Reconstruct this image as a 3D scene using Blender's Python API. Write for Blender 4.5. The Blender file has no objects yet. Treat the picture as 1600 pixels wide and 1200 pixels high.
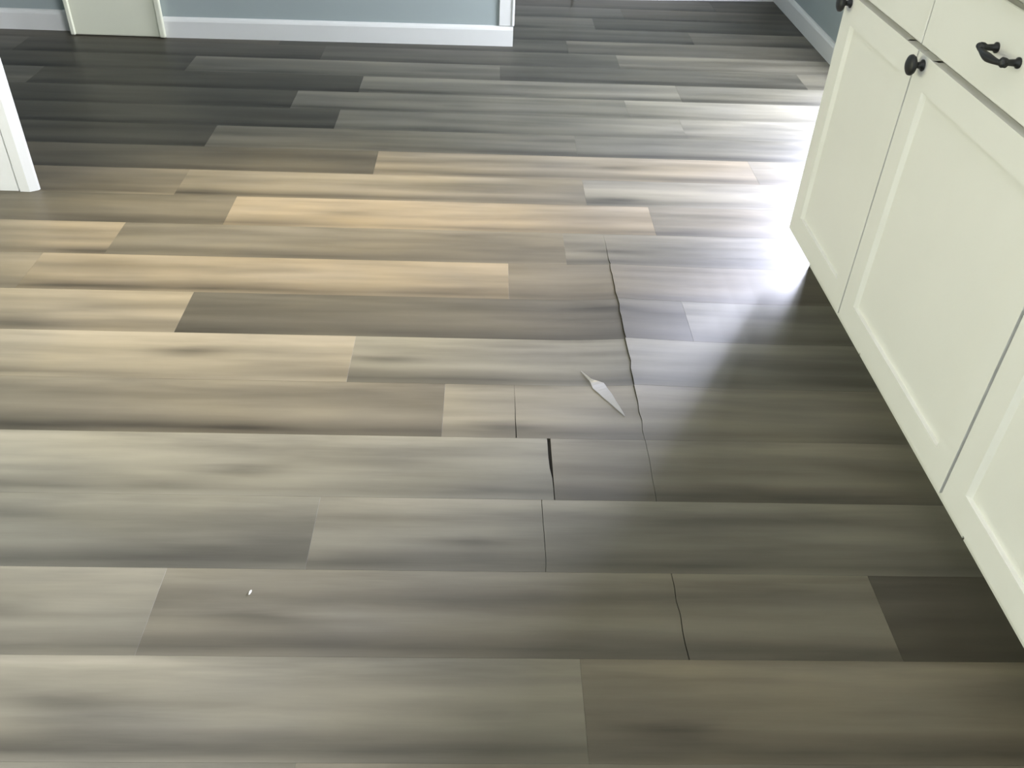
import bpy, bmesh, math, random
from mathutils import Vector, Matrix

sc = bpy.context.scene
COL = sc.collection
random.seed(7)

# ------------------------------------------------------------------ camera, world, lights, exposure
CAM_H = 1.215
PITCH, ROLL, YAW, FOCAL = 0.6583, 0.0466, 0.0453, 1404.83   # yaw: planks run this much off the lens axis


def make_camera():
    cp, sp, c, s = math.cos(PITCH), math.sin(PITCH), math.cos(ROLL), math.sin(ROLL)
    F = Vector((0, cp, -sp)); D = Vector((0, -sp, -cp)); R = Vector((1, 0, 0))
    R2 = c * R - s * D; D2 = s * R + c * D
    rz = Matrix.Rotation(-YAW, 3, 'Z')
    R2, D2, F = rz @ R2, rz @ D2, rz @ F
    m = Matrix((R2, -D2, -F)).transposed().to_4x4()
    m.translation = (0, 0, CAM_H)
    cd = bpy.data.cameras.new('camera'); co = bpy.data.objects.new('camera', cd); COL.objects.link(co)
    co.matrix_world = m
    cd.sensor_width = 36; cd.lens = FOCAL / 1600 * 36; cd.clip_start = 0.02
    sc.camera = co


make_camera()
sc.view_settings.view_transform = 'Standard'
sc.view_settings.look = 'None'
sc.view_settings.gamma = 1
sc.view_settings.exposure = 0.17
sc.view_settings.use_curve_mapping = False

w = bpy.data.worlds.new('world'); sc.world = w; w.use_nodes = True
bg = w.node_tree.nodes['Background']
bg.inputs[0].default_value = (0.75, 0.85, 1.0, 1); bg.inputs[1].default_value = 0.3


def area(name, loc, rot, sx, sy, watts, col, spread=180):
    l = bpy.data.lights.new(name, 'AREA'); l.shape = 'RECTANGLE'; l.size = sx; l.size_y = sy
    l.energy = watts; l.color = col; l.spread = math.radians(spread)
    o = bpy.data.objects.new(name, l); COL.objects.link(o); o.location = loc; o.rotation_euler = rot
    return o


# daylight slanting in through the glazed door light beyond the cabinets (right wall)
area('window_daylight_right', (2.25, 4.18, 1.45), (0, math.radians(90), math.radians(54)), 1.7, 0.60, 385, (0.76, 0.79, 1.0), 140)
area('window_skylight_right', (1.50, 3.28, 1.05), (0, math.radians(90), 0), 1.85, 0.70, 80, (0.86, 0.90, 1.0))
# daylight through the window over the worktop, behind the photographer's right shoulder
area('window_daylight_sink', (1.56, -0.45, 1.42), (0, math.radians(90), 0), 0.72, 1.7, 420, (0.95, 0.96, 1.0), 122)
# added warm fill for the cabinet fronts, set at an unseen patio door
area('fill_light_left', (-4.07, 1.15, 0.95), (0, math.radians(-90), 0), 1.8, 1.8, 78, (1.0, 0.98, 0.60))
# added warm spot without a fixture, brightens the left part of the floor
sl = bpy.data.lights.new('added_warm_spot', 'SPOT'); sl.energy = 430; sl.color = (1.0, 0.86, 0.62)
sl.spot_size = math.radians(47); sl.spot_blend = 0.9; sl.shadow_soft_size = 0.06
so = bpy.data.objects.new('added_warm_spot', sl); COL.objects.link(so); so.location = (-0.50, 2.00, 2.42)


# ------------------------------------------------------------------ materials
def mat(name):
    m = bpy.data.materials.new(name); m.use_nodes = True
    nt = m.node_tree
    return m, nt, nt.nodes['Principled BSDF']


def paint(name, col, rough=0.45, var=0.03, scale=6.0):
    m, nt, b = mat(name)
    tc = nt.nodes.new('ShaderNodeTexCoord'); n = nt.nodes.new('ShaderNodeTexNoise')
    n.inputs['Scale'].default_value = scale; n.inputs['Detail'].default_value = 4
    nt.links.new(tc.outputs['Object'], n.inputs['Vector'])
    mx = nt.nodes.new('ShaderNodeMix'); mx.data_type = 'RGBA'
    mx.inputs['A'].default_value = tuple(c * (1 - var) for c in col) + (1,)
    mx.inputs['B'].default_value = tuple(min(1, c * (1 + var)) for c in col) + (1,)
    nt.links.new(n.outputs['Fac'], mx.inputs['Factor'])
    nt.links.new(mx.outputs['Result'], b.inputs['Base Color'])
    b.inputs['Roughness'].default_value = rough
    n2 = nt.nodes.new('ShaderNodeTexNoise'); n2.inputs['Scale'].default_value = 220
    nt.links.new(tc.outputs['Object'], n2.inputs['Vector'])
    bp = nt.nodes.new('ShaderNodeBump'); bp.inputs['Strength'].default_value = 0.03; bp.inputs['Distance'].default_value = 0.002
    nt.links.new(n2.outputs['Fac'], bp.inputs['Height']); nt.links.new(bp.outputs['Normal'], b.inputs['Normal'])
    return m


M_CAB = paint('cream_cabinet_paint', (0.74, 0.735, 0.70), 0.42)
M_TRIM = paint('white_trim_paint', (0.70, 0.705, 0.69), 0.4)
M_CASE = paint('darkened_casing_paint', (0.50, 0.505, 0.50), 0.4)  # the white trim paint, darkened to offset excess light on the casing
M_PIL = paint('cream_pilaster_paint', (0.70, 0.71, 0.58), 0.45)
M_WALL = paint('blue_grey_wall_paint', (0.325, 0.375, 0.375), 0.7, 0.04, 3)
M_CEIL = paint('ceiling_paint', (0.38, 0.37, 0.34), 0.9)
M_SUB = paint('dark_subfloor', (0.012, 0.011, 0.010), 0.95)
M_TOP = paint('pale_stone_worktop', (0.55, 0.54, 0.51), 0.25, 0.15, 30)
M_BLACK = paint('black_hardware', (0.008, 0.009, 0.010), 0.5)
M_CHIP = paint('pale_torn_vinyl', (0.27, 0.27, 0.28), 0.35)
M_CRUMB = paint('white_crumb', (0.5, 0.49, 0.46), 0.7)


def plank_material():
    m, nt, b = mat('vinyl_plank')
    N, L = nt.nodes.new, nt.links.new

    def math_(op, a, c=None, d=None):
        n = N('ShaderNodeMath'); n.operation = op
        for i, v in enumerate((a, c, d)):
            if v is None: continue
            if isinstance(v, (int, float)): n.inputs[i].default_value = v
            else: L(v, n.inputs[i])
        return n.outputs[0]

    tc = N('ShaderNodeTexCoord'); oi = N('ShaderNodeObjectInfo')
    sep = N('ShaderNodeSeparateXYZ'); L(tc.outputs['Object'], sep.inputs[0])
    x, y = sep.outputs[0], sep.outputs[1]
    off = math_('MULTIPLY', oi.outputs['Random'], 93.0)

    def noise(sx, sy, detail, rough, k):
        c = N('ShaderNodeCombineXYZ')
        L(math_('ADD', math_('MULTIPLY', x, sx), off), c.inputs[0])
        L(math_('ADD', math_('MULTIPLY', y, sy), math_('MULTIPLY', off, k)), c.inputs[1])
        n = N('ShaderNodeTexNoise'); n.inputs['Scale'].default_value = 1
        n.inputs['Detail'].default_value = detail; n.inputs['Roughness'].default_value = rough
        n.inputs['Distortion'].default_value = 0.25
        L(c.outputs[0], n.inputs['Vector'])
        return n.outputs['Fac']

    broad = noise(1.3, 13, 2, 0.5, 1.7)      # long bands
    mid = noise(4.0, 38, 3, 0.55, 2.3)       # streaks
    fine = noise(14, 260, 2, 0.6, 3.1)       # pores
    blotch = noise(3.2, 7, 2, 0.5, 0.7)
    val = math_('ADD', 0.0, math_('MULTIPLY', math_('SUBTRACT', broad, 0.5), 1.45))
    val = math_('ADD', val, math_('MULTIPLY', math_('SUBTRACT', mid, 0.5), 0.42))
    val = math_('ADD', val, math_('MULTIPLY', math_('SUBTRACT', fine, 0.5), 0.10))
    val = math_('ADD', val, math_('MULTIPLY', math_('SUBTRACT', blotch, 0.5), 0.35))
    # printed board: darker grain along one long edge, pale along the other
    yn = math_('DIVIDE', y, 0.1765)
    g1 = math_('SUBTRACT', 1.0, math_('MULTIPLY', math_('ABSOLUTE', math_('SUBTRACT', yn, 0.10)), 4.5))
    g2 = math_('SUBTRACT', 1.0, math_('MULTIPLY', math_('ABSOLUTE', math_('SUBTRACT', yn, 0.92)), 4.5))
    val = math_('SUBTRACT', val, math_('MULTIPLY', math_('MAXIMUM', g1, 0.0), math_('MULTIPLY', mid, 0.80)))
    val = math_('ADD', val, math_('MULTIPLY', math_('MAXIMUM', g2, 0.0), math_('MULTIPLY', mid, 0.42)))
    # knots given per plank as (x, y, strength)
    for key in ('knot_a', 'knot_b'):
        at = N('ShaderNodeAttribute'); at.attribute_type = 'OBJECT'; at.attribute_name = key
        s2 = N('ShaderNodeSeparateXYZ'); L(at.outputs['Vector'], s2.inputs[0])
        dx = math_('DIVIDE', math_('SUBTRACT', x, s2.outputs[0]), 0.085)
        dy = math_('DIVIDE', math_('ADD', math_('SUBTRACT', y, s2.outputs[1]), math_('MULTIPLY', math_('SUBTRACT', mid, 0.5), 0.03)), 0.016)
        d2 = math_('ADD', math_('MULTIPLY', dx, dx), math_('MULTIPLY', dy, dy))
        k = math_('POWER', 2.718, math_('MULTIPLY', d2, -1.0))
        val = math_('SUBTRACT', val, math_('MULTIPLY', k, s2.outputs[2]))
    mul = math_('MAXIMUM', math_('ADD', 1.0, val), 0.25)
    vm = N('ShaderNodeVectorMath'); vm.operation = 'SCALE'
    L(oi.outputs['Color'], vm.inputs[0]); L(mul, vm.inputs['Scale'])
    # slight hue drift between warm and grey grain
    hs = N('ShaderNodeHueSaturation')
    L(vm.outputs[0], hs.inputs['Color'])
    L(math_('ADD', 0.75, math_('MULTIPLY', blotch, 0.5)), hs.inputs['Saturation'])
    L(hs.outputs[0], b.inputs['Base Color'])
    L(math_('ADD', 0.34, math_('MULTIPLY', mid, 0.16)), b.inputs['Roughness'])
    b.inputs['Specular IOR Level'].default_value = 0.22
    bp = N('ShaderNodeBump'); bp.inputs['Strength'].default_value = 0.12; bp.inputs['Distance'].default_value = 0.0008
    L(fine, bp.inputs['Height']); L(bp.outputs['Normal'], b.inputs['Normal'])
    return m


M_PLANK = plank_material()


def glass_material():
    m = bpy.data.materials.new('window_glass'); m.use_nodes = True; nt = m.node_tree
    nt.nodes.remove(nt.nodes['Principled BSDF']); out = nt.nodes['Material Output']
    t = nt.nodes.new('ShaderNodeBsdfTransparent'); g = nt.nodes.new('ShaderNodeBsdfGlossy')
    g.inputs['Roughness'].default_value = 0.02
    mx = nt.nodes.new('ShaderNodeMixShader'); mx.inputs[0].default_value = 0.06
    nt.links.new(t.outputs[0], mx.inputs[1]); nt.links.new(g.outputs[0], mx.inputs[2])
    nt.links.new(mx.outputs[0], out.inputs[0])
    return m


M_GLASS = glass_material()


# ------------------------------------------------------------------ helpers
def link(name, me, m, parent=None, loc=(0, 0, 0), rz=0.0):
    if m is not None and not me.materials: me.materials.append(m)
    o = bpy.data.objects.new(name, me); COL.objects.link(o)
    if parent: o.parent = parent
    o.location = loc; o.rotation_euler = (0, 0, rz)
    return o


def bm_obj(name, bm, m, parent=None, loc=(0, 0, 0), rz=0.0, smooth=False):
    bmesh.ops.recalc_face_normals(bm, faces=bm.faces)
    me = bpy.data.meshes.new(name); bm.to_mesh(me); bm.free()
    if smooth:
        for p in me.polygons: p.use_smooth = True
    return link(name, me, m, parent, loc, rz)


def add_box(bm, a, b, bevel=0.0, seg=1):
    vs = [bm.verts.new((x, y, z)) for x in (a[0], b[0]) for y in (a[1], b[1]) for z in (a[2], b[2])]
    fs = [(0, 1, 3, 2), (4, 6, 7, 5), (0, 4, 5, 1), (2, 3, 7, 6), (0, 2, 6, 4), (1, 5, 7, 3)]
    faces = [bm.faces.new([vs[i] for i in f]) for f in fs]
    if bevel:
        es = list({e for f in faces for e in f.edges})
        bmesh.ops.bevel(bm, geom=es, offset=bevel, segments=seg, affect='EDGES', profile=0.5)
    return bm


def box(name, a, b, m, parent=None, bevel=0.0, loc=(0, 0, 0), rz=0.0, seg=1):
    return bm_obj(name, add_box(bmesh.new(), a, b, bevel, seg), m, parent, loc, rz)


def extrude_profile(pts, axis_a, axis_b, axis_l, l0, l1):
    """closed profile of (a, b) points swept along a straight axis"""
    bm = bmesh.new(); rings = []
    for l in (l0, l1):
        ring = []
        for a, b in pts:
            v = [0, 0, 0]; v[axis_a] = a; v[axis_b] = b; v[axis_l] = l
            ring.append(bm.verts.new(v))
        rings.append(ring)
    n = len(pts)
    for i in range(n):
        bm.faces.new([rings[0][i], rings[0][(i + 1) % n], rings[1][(i + 1) % n], rings[1][i]])
    bm.faces.new(rings[0]); bm.faces.new(rings[1])
    return bm


def lathe(bm, prof, origin, axis, seg=20):
    """revolve (distance along axis, radius) round an axis"""
    axis = Vector(axis).normalized(); t = axis.orthogonal().normalized(); s = axis.cross(t)
    rings = []
    for d, r in prof:
        c = Vector(origin) + axis * d
        rings.append([bm.verts.new(c + (t * math.cos(k * 2 * math.pi / seg) + s * math.sin(k * 2 * math.pi / seg)) * r) for k in range(seg)])
    for a, b in zip(rings, rings[1:]):
        for k in range(seg):
            bm.faces.new([a[k], a[(k + 1) % seg], b[(k + 1) % seg], b[k]])
    bm.faces.new(rings[0]); bm.faces.new(rings[-1])


def tube(bm, pts, radii, seg=12):
    rings = []
    n = len(pts); pts = [Vector(p) for p in pts]
    for i in range(n):
        d = (pts[min(i + 1, n - 1)] - pts[max(i - 1, 0)]).normalized()
        t = d.cross(Vector((0, 0, 1)))
        if t.length < 1e-3: t = d.cross(Vector((1, 0, 0)))
        t.normalize(); s = d.cross(t)
        rings.append([bm.verts.new(pts[i] + (t * math.cos(k * 2 * math.pi / seg) + s * math.sin(k * 2 * math.pi / seg)) * radii[i]) for k in range(seg)])
    for a, b in zip(rings, rings[1:]):
        for k in range(seg):
            bm.faces.new([a[k], a[(k + 1) % seg], b[(k + 1) % seg], b[k]])
    bm.faces.new(rings[0]); bm.faces.new(rings[-1])


def struct(o, label=None):
    o['kind'] = 'structure'
    if label: o['label'] = label
    return o


def thing(name, label, cat, loc, rz=0.0):
    o = bpy.data.objects.new(name, None); o.empty_display_size = 0.1; COL.objects.link(o)
    o.location = loc; o.rotation_euler = (0, 0, rz); o['label'] = label; o['category'] = cat
    return o


# ------------------------------------------------------------------ room shell
XR, XL, YB, YF, ZC = 1.473, -2.65, -1.9, 5.0, 2.44

floor = struct(box('floor', (-4.1, YB - 0.1, -0.06), (XR + 0.12, YF + 0.1, -0.0058), M_SUB),
               'dark subfloor under grey brown wood look planks')
struct(box('ceiling', (-4.1, YB - 0.1, ZC), (XR + 0.12, YF + 0.1, ZC + 0.08), M_CEIL))


def wall_with_openings(name, x0, x1, ya, yb, opens):
    """a wall along y with rectangular openings ((y0, y1), (z0, z1)) in order"""
    bm = bmesh.new(); y = ya
    for yo, zo in opens:
        add_box(bm, (x0, y, 0), (x1, yo[0], ZC))
        if zo[0] > 0.001: add_box(bm, (x0, yo[0], 0), (x1, yo[1], zo[0]))
        add_box(bm, (x0, yo[0], zo[1]), (x1, yo[1], ZC)); y = yo[1]
    add_box(bm, (x0, y, 0), (x1, yb, ZC))
    return bm_obj(name, bm, M_WALL)


WR = ((2.90, 3.66), (0.08, 2.02))     # side window in the right wall
WL = ((0.20, 2.10), (0.02, 1.95))    # unseen patio door added in the left wall for the fill
WS = ((-1.35, 0.45), (1.05, 2.05))    # window over the worktop
struct(wall_with_openings('wall_right', XR, XR + 0.1, YB, YF, (WS, WR)), 'blue grey wall behind the cabinet run')
XK = -4.0
struct(wall_with_openings('wall_left', XK - 0.1, XK, YB, 2.462, (WL,)), 'blue grey outer wall of the kitchen')
struct(box('wall_passage', (XL - 0.1, 2.462, 0), (XL, YF, ZC), M_WALL))
struct(box('wall_back', (XK, YB - 0.1, 0), (XR + 0.1, YB, ZC), M_WALL))


def window(name, x, yr, zr, label):
    f = bmesh.new(); t = 0.035
    add_box(f, (x - 0.02, yr[0], zr[0]), (x + 0.02, yr[0] + t, zr[1]), 0.003)
    add_box(f, (x - 0.02, yr[1] - t, zr[0]), (x + 0.02, yr[1], zr[1]), 0.003)
    add_box(f, (x - 0.02, yr[0] + t, zr[0]), (x + 0.02, yr[1] - t, zr[0] + t), 0.003)
    add_box(f, (x - 0.02, yr[0] + t, zr[1] - t), (x + 0.02, yr[1] - t, zr[1]), 0.003)
    o = struct(bm_obj(name, f, M_TRIM), label)
    box('pane', (x - 0.003, yr[0] + t, zr[0] + t), (x + 0.003, yr[1] - t, zr[1] - t), M_GLASS, o)
    return o


window('window_1', XR + 0.05, *WR, 'tall narrow glazed light in the wall beyond the cabinets')
window('added_window', XK - 0.04, *WL, 'unseen glazed patio door added at the left for fill light')
window('window_3', XR + 0.05, *WS, 'window over the worktop')

# far walls: rz measured off the plank direction
RZ = 0.0203


def on_line(x, y0, rz):
    return y0 + x * math.tan(rz)


# partition that ends in mid room, with its baseboard and corner board
struct(box('wall_front', (-1.50, 0, 0), (0.112, 0.11, ZC), M_WALL, loc=(0, 3.944, 0), rz=RZ), 'blue grey partition wall ending beside the open floor')
BASE = [(0, 0.0), (-0.014, 0.0), (-0.014, 0.066), (-0.011, 0.074), (-0.006, 0.080), (0, 0.082)]
struct(bm_obj('baseboard_front', extrude_profile(BASE, 1, 2, 0, -1.345, 0.113), M_TRIM, loc=(0, 3.944, 0), rz=RZ), 'white baseboard under the partition wall')
cb = bmesh.new()
add_box(cb, (0.052, -0.009, 0.082), (0.113, 0.0, ZC), 0.002)
add_box(cb, (0.104, -0.013, 0.082), (0.117, 0.02, ZC), 0.004, 2)
struct(bm_obj('trim_1', cb, M_TRIM, loc=(0, 3.944, 0), rz=RZ), 'white corner board on the end of the partition wall')

# pilaster between the two lengths of wall
pil = struct(box('trim_2', (-1.725, 3.893, 0.003), (-1.347, 4.02, ZC), M_PIL, bevel=0.006, seg=2), 'flat white pilaster boxed out from the far wall')
box('corner_strip', (-1.732, 3.886, 0.003), (-1.712, 3.90, ZC), M_PIL, pil, 0.004)
box('corner_strip', (-1.366, 3.884, 0.003), (-1.340, 3.902, ZC), M_PIL, pil, 0.006, seg=2)
struct(box('wall_hall', (XL, 3.965, 0), (-1.62, 4.07, ZC), M_WALL), 'dim blue grey wall of the side passage')
struct(bm_obj('baseboard_hall', extrude_profile(BASE, 1, 2, 0, XL, -1.728), M_TRIM, loc=(0, 3.965, 0)), 'baseboard in the dim side passage')

# far end wall of the room
RZ2 = 0.085
struct(box('wall_end', (-3, 0, 0), (1.6, 0.1, ZC), M_WALL, loc=(0, 4.685, 0), rz=RZ2), 'far end wall of the room')
struct(bm_obj('baseboard_end', extrude_profile(BASE, 1, 2, 0, -2.7, 1.47), M_TRIM, loc=(0, 4.685, 0), rz=RZ2))
struct(bm_obj('baseboard_right', extrude_profile([(XR - a * -1, b) for a, b in BASE], 0, 2, 1, 3.45, 4.80), M_TRIM), 'white baseboard on the wall beyond the cabinets')
struct(box('trim_3', (0.425, -0.03, 0), (0.445, 0, 2.1), M_TRIM, loc=(0, 4.685, 0), rz=RZ2, bevel=0.003), 'white casing edge on the far end wall')

# stub wall at the side opening with its stepped casing
struct(box('wall_side', (XK, 2.462, 0), (-1.403, 2.56, ZC), M_WALL), 'short wall at the side opening')
CAS = [(-1.430, 2.462), (-1.430, 2.447), (-1.358, 2.447), (-1.356, 2.451), (-1.353, 2.451), (-1.351, 2.443), (-1.323, 2.4425),
       (-1.303, 2.455), (-1.301, 2.460), (-1.301, 2.464), (-1.330, 2.468), (-1.402, 2.468), (-1.402, 2.462)]
struct(bm_obj('trim_4', extrude_profile(CAS, 0, 1, 2, 0.0, ZC), M_CASE), 'bright white stepped casing at the end of the short wall')
struct(bm_obj('baseboard_side', extrude_profile(BASE, 1, 2, 0, XK, -1.43), M_TRIM, loc=(0, 2.462, 0)))

# ------------------------------------------------------------------ plank floor
PW, PL, Y0 = 0.17654, 1.22, 0.8595
TH = 0.005
JOINT = {-3: .42, -2: -.25, -1: .167, 0: -.53, 1: -.295, 2: .147, 3: -.076, 4: -.292, 5: -.714, 6: .07, 7: -.993, 8: -.726, 9: -.91,
         10: -.345, 11: .31, 12: -.516, 13: .524, 14: .746, 15: .057, 16: .55, 17: .35, 18: .919, 19: .496, 20: .648,
         21: -.1, 22: .3, 23: -.4}
# tone of single planks, with some light and shade painted in: (row, index of plank counted from the joint above) -> (value, warmth)
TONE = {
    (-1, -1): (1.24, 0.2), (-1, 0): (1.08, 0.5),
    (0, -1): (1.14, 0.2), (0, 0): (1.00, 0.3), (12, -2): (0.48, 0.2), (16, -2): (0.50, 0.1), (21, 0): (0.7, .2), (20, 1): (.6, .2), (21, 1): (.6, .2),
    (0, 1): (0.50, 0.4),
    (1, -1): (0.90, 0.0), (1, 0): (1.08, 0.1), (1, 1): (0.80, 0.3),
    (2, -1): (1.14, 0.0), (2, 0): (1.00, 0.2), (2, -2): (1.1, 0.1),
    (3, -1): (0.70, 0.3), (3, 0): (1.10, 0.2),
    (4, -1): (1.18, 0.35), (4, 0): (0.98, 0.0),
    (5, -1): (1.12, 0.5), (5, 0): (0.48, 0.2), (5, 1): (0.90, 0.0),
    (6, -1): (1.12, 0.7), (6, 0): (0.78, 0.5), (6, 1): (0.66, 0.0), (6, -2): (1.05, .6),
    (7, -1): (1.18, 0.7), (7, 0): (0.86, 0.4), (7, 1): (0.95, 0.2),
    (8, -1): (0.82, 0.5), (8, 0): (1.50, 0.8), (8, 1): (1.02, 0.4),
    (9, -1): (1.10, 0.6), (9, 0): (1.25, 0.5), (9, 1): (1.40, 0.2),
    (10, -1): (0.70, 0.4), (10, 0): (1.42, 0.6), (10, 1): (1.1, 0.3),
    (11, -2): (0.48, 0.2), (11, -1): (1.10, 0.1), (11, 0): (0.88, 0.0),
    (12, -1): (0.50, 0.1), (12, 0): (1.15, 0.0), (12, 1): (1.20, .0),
    (13, -1): (1.20, 0.0), (13, 0): (1.35, 0.0), (13, -2): (0.48, .1),  # far left planks darkened beyond their brown for shade, middle ones raised for light
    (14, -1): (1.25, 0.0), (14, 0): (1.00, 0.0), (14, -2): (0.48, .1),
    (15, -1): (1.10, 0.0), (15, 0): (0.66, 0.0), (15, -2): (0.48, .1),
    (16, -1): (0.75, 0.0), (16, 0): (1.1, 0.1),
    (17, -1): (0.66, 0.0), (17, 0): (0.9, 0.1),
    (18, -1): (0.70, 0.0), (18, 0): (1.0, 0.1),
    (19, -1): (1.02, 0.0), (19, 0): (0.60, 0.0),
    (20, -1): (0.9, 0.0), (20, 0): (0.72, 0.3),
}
KNOT = {  # (row, plank) -> list of world (x, y, strength)
    (0, 0): [(-.345, .935, .42), (.15, .90, .2)], (0, -1): [(-.80, .945, .34)],
    (1, 0): [(-.02, 1.10, .36)], (1, -1): [(-.62, 1.10, .12)],
    (2, -1): [(-.46, 1.275, .40), (-.60, 1.235, .2)],
    (3, 0): [(.055, 1.425, .40)], (3, -1): [(-.48, 1.41, .3)],
    (4, 0): [(-.22, 1.655, .45)], (4, -1): [(-.66, 1.665, .40)],
    (5, 0): [(.30, 1.88, .25)], (7, 1): [(.36, 2.165, .32)],
    (8, 0): [(-.39, 2.36, .25)], (9, 1): [(.42, 2.50, .40)], (10, 0): [(.43, 2.72, .36)],
    (15, -1): [(-.20, 3.59, .3)], (13, -1): [(-.1, 3.22, .3)], (-1, 0): [(.30, .735, .35)],
}


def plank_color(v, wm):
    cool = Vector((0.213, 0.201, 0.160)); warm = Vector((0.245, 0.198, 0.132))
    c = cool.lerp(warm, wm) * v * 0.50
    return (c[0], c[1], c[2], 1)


RX = 0.342      # the floor has broken and lifted along this line


def lift(x, y, right=None):
    k = max(0.0, 1 - abs((y - 1.80) / 0.42) ** 2)
    if right is None: right = x >= RX
    if not right: return 0.0085 * k * min(1, max(0, 1 - (RX - x) / 0.18)) ** 2
    return 0.0120 * k * min(1, max(0, 1 - (x - RX) / 0.36)) ** 1.6


def crack_w(row):
    """half width in metres of the crack at the far and near edge of a row"""
    return {7: (.0001, .0005), 6: (.0005, .0005), 5: (.0005, .0006), 4: (.0006, .0006), 3: (.0007, .0003), 2: (.0003, .0004),
            0: (.0006, .0009)}.get(row)


def plank_mesh(L, ridge_x=None, row=None, cracks=(), end_cut=None, world=None):
    """A board of length L from its own left end. ridge/cracks in local x. Top edges are eased by 0.7 mm."""
    bm = bmesh.new(); W = PW - 0.0002; e = 0.0002
    cuts = []          # (x far, half width far, half width near, wander)
    if ridge_x is not None and crack_w(row) and 0.01 < ridge_x < L - 0.01: cuts.append((ridge_x, *crack_w(row), 0.002))
    for c in cracks: cuts.append((c[0], c[1], c[2], 0.001))
    cuts.sort()
    ny = 6
    ys = [0.0] + [e] + [e + (W - 2 * e) * k / ny for k in range(1, ny)] + [W - e] + [W]
    # stations in x with the piece they belong to
    spans = []
    rnd = random.Random(int(L * 1e4) + (row or 0) * 17)
    for i in range(len(cuts) + 1):
        a = cuts[i - 1] if i > 0 else None
        b = cuts[i] if i < len(cuts) else None
        spans.append((a, b))
    wander = {c: [rnd.uniform(-c[3], c[3]) for _ in ys] for c in cuts}
    for a, b in spans:
        xa = a[0] if a else 0.0; xb = b[0] if b else L
        us = [0.0, 1.0]
        if ridge_x is not None:
            for q in [ridge_x + d for d in (-0.18, -0.145, -0.115, -0.085, -0.06, -0.035, -0.015, 0, 0.02, 0.045, 0.075, 0.11, 0.15, 0.19, 0.24, 0.30, 0.36)]:
                if xa + 0.006 < q < xb - 0.006: us.append((q - xa) / (xb - xa))
        us = sorted(us)
        cols = []
        for u in us:
            col = []
            for j, y in enumerate(ys):
                t = y / W
                x = xa + (xb - xa) * u
                if a and u == 0.0: x += (a[1] * t + a[2] * (1 - t)) + wander[a][j]
                if b and u == 1.0: x += -(b[1] * t + b[2] * (1 - t)) + wander[b][j]
                if not b and u == 1.0 and end_cut: x -= end_cut(t)
                col.append((x, y))
            cols.append(col)
        ea, eb = (e if not a else 0.0001), (e if not b else 0.0001)
        grid = [[(x, y, -e if j in (0, len(ys) - 1) else 0.0) for j, (x, y) in enumerate(c)] for c in cols]
        first = [(x, y, -e) for x, y in cols[0]]; last = [(x, y, -e) for x, y in cols[-1]]
        grid[0] = [(x + ea, y, z) for x, y, z in grid[0]]; grid[-1] = [(x - eb, y, z) for x, y, z in grid[-1]]
        grid = [first] + grid + [last]
        top = [[bm.verts.new(p) for p in c] for c in grid]
        for c0, c1 in zip(top, top[1:]):
            for j in range(len(ys) - 1):
                bm.faces.new([c0[j], c1[j], c1[j + 1], c0[j + 1]])
        # skirt
        loop = [c[0] for c in top] + top[-1][1:] + [c[-1] for c in reversed(top[:-1])] + list(reversed(top[0][1:-1]))
        low = [bm.verts.new((v.co.x, v.co.y, -TH)) for v in loop]
        n = len(loop)
        for i in range(n):
            bm.faces.new([loop[i], loop[(i + 1) % n], low[(i + 1) % n], low[i]])
        if world and ridge_x is not None:
            side = (xa + xb) / 2 > ridge_x
            for v in [v for c in top for v in c] + low:
                v.co.z += lift(v.co.x + world[0], v.co.y + world[1], side)
    return bm


FULL = None
CUT_X = 1.46
for row in range(-15, 23):
    y = Y0 + row * PW
    j0 = JOINT.get(row, ((row * 0.437) % 1.22) - 0.6)
    for k in range(-4, 3):
        xa = j0 + k * PL; xb = xa + PL
        xlo = -3.98 if row < 9 else (-2.64 if row < 18 else -1.5)
        if xb <= xlo or xa >= CUT_X: continue
        xa2, xb2 = max(xa, xlo), min(xb, CUT_X)
        if xb2 - xa2 < 0.03: continue
        L = xb2 - xa2 - 0.0002
        cr = []
        if row == 1 and xa2 < .122 < xb2: cr.append((.122 - xa2, .0006, .0004))
        if row == 3 and xa2 < .076 < xb2: cr.append((.076 - xa2, .0001, .0011))
        ec = None
        if row == 2 and k == -1:
            ec = lambda t: 0.0016 + (0.0052 * min(1, max(0, (t - 0.30) / 0.25)))
        near = 0 <= row <= 7 and xa2 < RX + 0.36 and xb2 > RX - 0.18
        if near or cr or ec:
            bm = plank_mesh(L, RX - xa2 if near else None, row, cr, ec, (xa2, y))
            o = bm_obj('plank', bm, M_PLANK, floor, (xa2, y, 0))
        elif abs(L - (PL - 0.0002)) < 1e-4:
            if FULL is None:
                o = bm_obj('plank', plank_mesh(PL - 0.0002), M_PLANK, floor, (xa2, y, 0)); FULL = o.data
            else:
                o = link('plank', FULL, None, floor, (xa2, y, 0))
        else:
            o = bm_obj('plank', plank_mesh(L), M_PLANK, floor, (xa2, y, 0))
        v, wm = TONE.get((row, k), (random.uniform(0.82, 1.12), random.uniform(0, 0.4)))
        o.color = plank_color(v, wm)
        kn = [(p[0] - xa2, p[1] - y, p[2]) for p in KNOT.get((row, k), [])]
        if not kn and random.random() < 0.5:
            kn.append((random.uniform(0.1, 1.1), random.uniform(0.03, 0.15), random.uniform(0.12, 0.3)))
        while len(kn) < 2: kn.append((-9.0, 0.0, 0.0))
        o['knot_a'] = kn[0]; o['knot_b'] = kn[1]

# ------------------------------------------------------------------ base cabinets
RZC = 0.0075
XF = 0.8255                     # face of the doors
DT = 0.020                      # door thickness
ZD0, ZD1, ZW0, ZW1 = 0.115, 0.705, 0.717, 0.856


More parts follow.
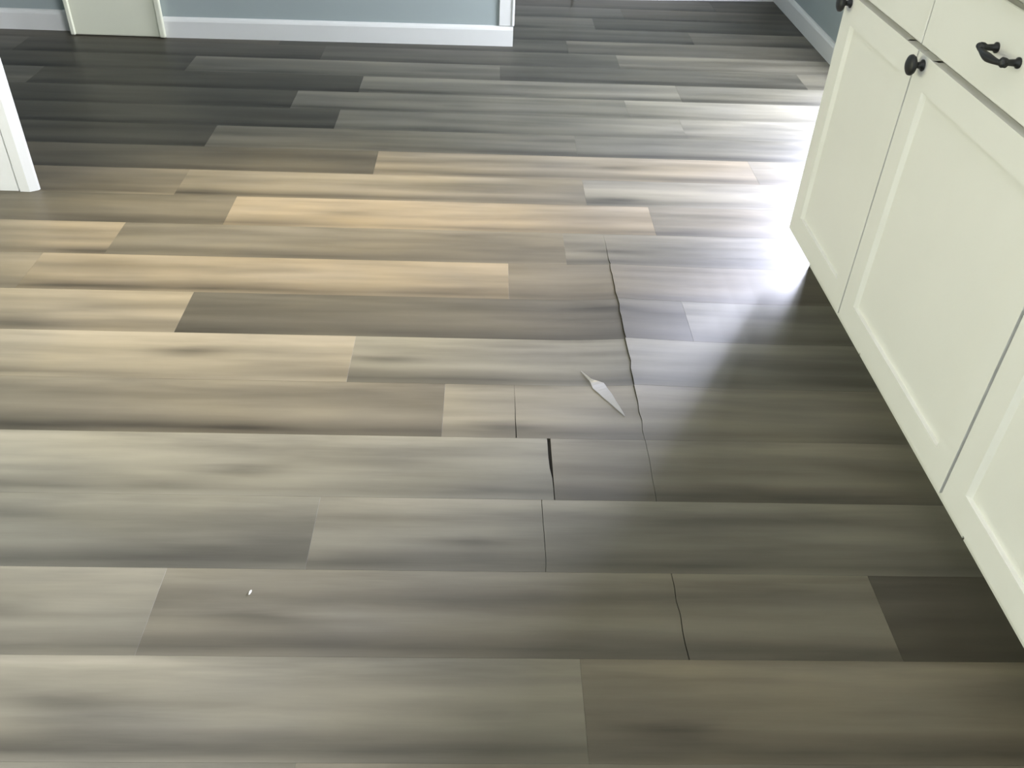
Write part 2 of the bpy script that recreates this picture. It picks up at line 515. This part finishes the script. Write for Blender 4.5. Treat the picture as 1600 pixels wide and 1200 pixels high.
def world_c(x, y):
    c, s = math.cos(RZC), math.sin(RZC)
    return (x * c - y * s, x * s + y * c, 0)


def bevelled_bar(name, a, b, inner, parent):
    """a stile or rail in the door's plane: a, b = (y, z) corners; inner = which side carries the sloped inside edge"""
    (y0, z0), (y1, z1) = a, b
    s = 0.0088 if inner in ('+y', '-y') else (0.0012 if inner == '+z' else 0.003)
    bm = bmesh.new()
    f = [[y0, z0], [y1, z0], [y1, z1], [y0, z1]]          # at the face
    g = [list(p) for p in f]                              # deeper, where the sloped edge lands
    if inner == '+y': g[1][0] += s; g[2][0] += s
    if inner == '-y': g[0][0] -= s; g[3][0] -= s
    if inner == '+z': g[2][1] += s; g[3][1] += s
    if inner == '-z': g[0][1] -= s; g[1][1] -= s
    front = [bm.verts.new((0.0, p[0], p[1])) for p in f]
    back = [bm.verts.new((0.0080, p[0], p[1])) for p in g]
    deep = [bm.verts.new((DT, p[0], p[1])) for p in g]
    bm.faces.new(front); bm.faces.new(deep)
    for k in range(4):
        n = (k + 1) % 4
        bm.faces.new([front[k], front[n], back[n], back[k]]); bm.faces.new([back[k], back[n], deep[n], deep[k]])
    return bm_obj(name, bm, M_CAB, parent)


def knob_mesh(bm, y, z):
    lathe(bm, [(0, .0105), (.002, .0105), (.005, .0065), (.011, .0055), (.015, .0085), (.018, .0165), (.022, .0190), (.026, .0180), (.029, .0130), (.0305, .004)],
          (0, y, z), (-1, 0, 0), 20)


def make_cabinet(y0, y1, label):
    """y0 near, y1 far along the run; the thing's origin sits on the floor at the middle of its front"""
    yc = (y0 + y1) / 2; w2 = (y1 - y0) / 2
    root = thing('base_cabinet', label, 'cabinet', world_c(XF, yc), RZC)
    X0 = DT + 0.002                                         # front of the carcass, behind the doors
    c = bmesh.new()
    add_box(c, (X0, -w2 + 0.0005, 0.11), (0.625, w2 - 0.0005, 0.872), 0.001)
    bm_obj('carcass', c, M_CAB, root)
    t = bmesh.new()
    add_box(t, (X0 + 0.060, -w2 + 0.0005, 0.0), (X0 + 0.076, w2 - 0.0005, 0.11))
    add_box(t, (X0 + 0.076, w2 - 0.018, 0.0), (0.625, w2 - 0.0005, 0.11))
    bm_obj('toe_kick', t, M_CAB, root)
    gy = 0.0016
    a, b = -w2 + gy, w2 - gy
    st = 0.057
    panel = box('door', (0.0080, a + st - 0.004, ZD0 + st - 0.004), (0.016, b - st + 0.004, ZD1 - st + 0.004), M_CAB, root)
    bevelled_bar('stile', (a, ZD0), (a + st, ZD1), '+y', panel)
    bevelled_bar('stile', (b - st, ZD0), (b, ZD1), '-y', panel)
    bevelled_bar('rail', (a + st, ZD0), (b - st, ZD0 + st), '+z', panel)
    bevelled_bar('rail', (a + st, ZD1 - st), (b - st, ZD1), '-z', panel)
    k = bmesh.new(); knob_mesh(k, b - 0.030, 0.688)
    bm_obj('knob', k, M_BLACK, panel, smooth=True)['label'] = 'round black knob'
    d = box('drawer', (0.0, a, ZW0), (DT, b, ZW1), M_CAB, root, 0.0015)
    p = bmesh.new()
    py = -0.004; zc = 0.790
    for s in (-1, 1):
        lathe(p, [(0, .0085), (.003, .0085), (.005, .0055), (.017, .0048), (.022, .0075), (.027, .0080), (.031, .0045)], (0, py + s * 0.037, zc), (-1, 0, 0), 14)
    n = 13; pts = []; rr = []
    for i in range(n):
        u = -1 + 2 * i / (n - 1)
        pts.append((-0.025 - 0.006 * (1 - u * u), py + u * 0.045, zc - 0.004 * (1 - u * u)))
        rr.append(0.0042 + 0.0028 * math.exp(-(u * 2.2) ** 2) + 0.0016 * (abs(u) > 0.9))
    tube(p, pts, rr)
    bm_obj('pull', p, M_BLACK, d, smooth=True)['label'] = 'black drawer pull on two posts'
    return root


make_cabinet(1.7005, 2.115, 'cream panelled base cabinet at the far end of the run, beside the lit floor')
make_cabinet(1.1215, 1.6985, 'wide cream panelled base cabinet with the black drawer pull in view')
make_cabinet(0.5400, 1.1170, 'nearest cream base cabinet, its door half out of view past the wide one')

wt = bmesh.new(); add_box(wt, (-0.026, -3.20, 0.874), (0.640, 0.80, 0.912), 0.006, 2)  # runs on unseen past the cabinets, lengthened to shade the floor
o = bm_obj('worktop', wt, M_TOP, None, world_c(XF, 1.333), RZC)
struct(o, 'worktop over the cream base cabinets, out of view, near length added to shade the floor')

# ------------------------------------------------------------------ small things on the floor
ch = bmesh.new()
tip0, tip1 = Vector((.228, 1.618, .0012)), Vector((.3085, 1.462, .0018))
up, dn = [], []
N = 20
for i in range(N):
    u = i / (N - 1); c = tip0.lerp(tip1, u)
    wd = 0.0008 + 0.0175 * (0.10 * u / 0.22 if u < 0.22 else (0.10 + 0.90 * (u - 0.22) / 0.16 if u < 0.38 else (1 - u) / 0.62))
    wd *= 1 + 0.05 * math.sin(u * 23)
    zz = lift(c.x, c.y)
    side = Vector((0.89, 0.46, 0))
    a = c - side * wd * 0.55; b = c + side * wd
    a.z = zz + 0.0006; b.z = zz + 0.0012 + 0.0055 * math.sin(math.pi * u)
    up.append((a, b))
vs = [(ch.verts.new(a + Vector((0, 0, .0009))), ch.verts.new(b + Vector((0, 0, .0009))), ch.verts.new(b), ch.verts.new(a)) for a, b in up]
for p, q in zip(vs, vs[1:]):
    for k in range(4):
        ch.faces.new([p[k], q[k], q[(k + 1) % 4], p[(k + 1) % 4]])
ch.faces.new(vs[0]); ch.faces.new(vs[-1])
o = bm_obj('vinyl_sliver', ch, M_CHIP)
o['label'] = 'pale curled sliver peeled up from the planks beside the long crack'; o['category'] = 'floor chip'

cm = bmesh.new()
bmesh.ops.create_icosphere(cm, subdivisions=2, radius=1.0)
for v in cm.verts:
    v.co = Vector((v.co.x * 0.0017, v.co.y * 0.0055, max(-0.0014, v.co.z * 0.0016))) * (1 + 0.15 * math.sin(v.co.x * 5 + v.co.y * 9))
o = bm_obj('crumb', cm, M_CRUMB, None, (-.378, .984, 0.0014), -0.25)
o['label'] = 'tiny white crumb lying on a grey plank'; o['category'] = 'crumb'
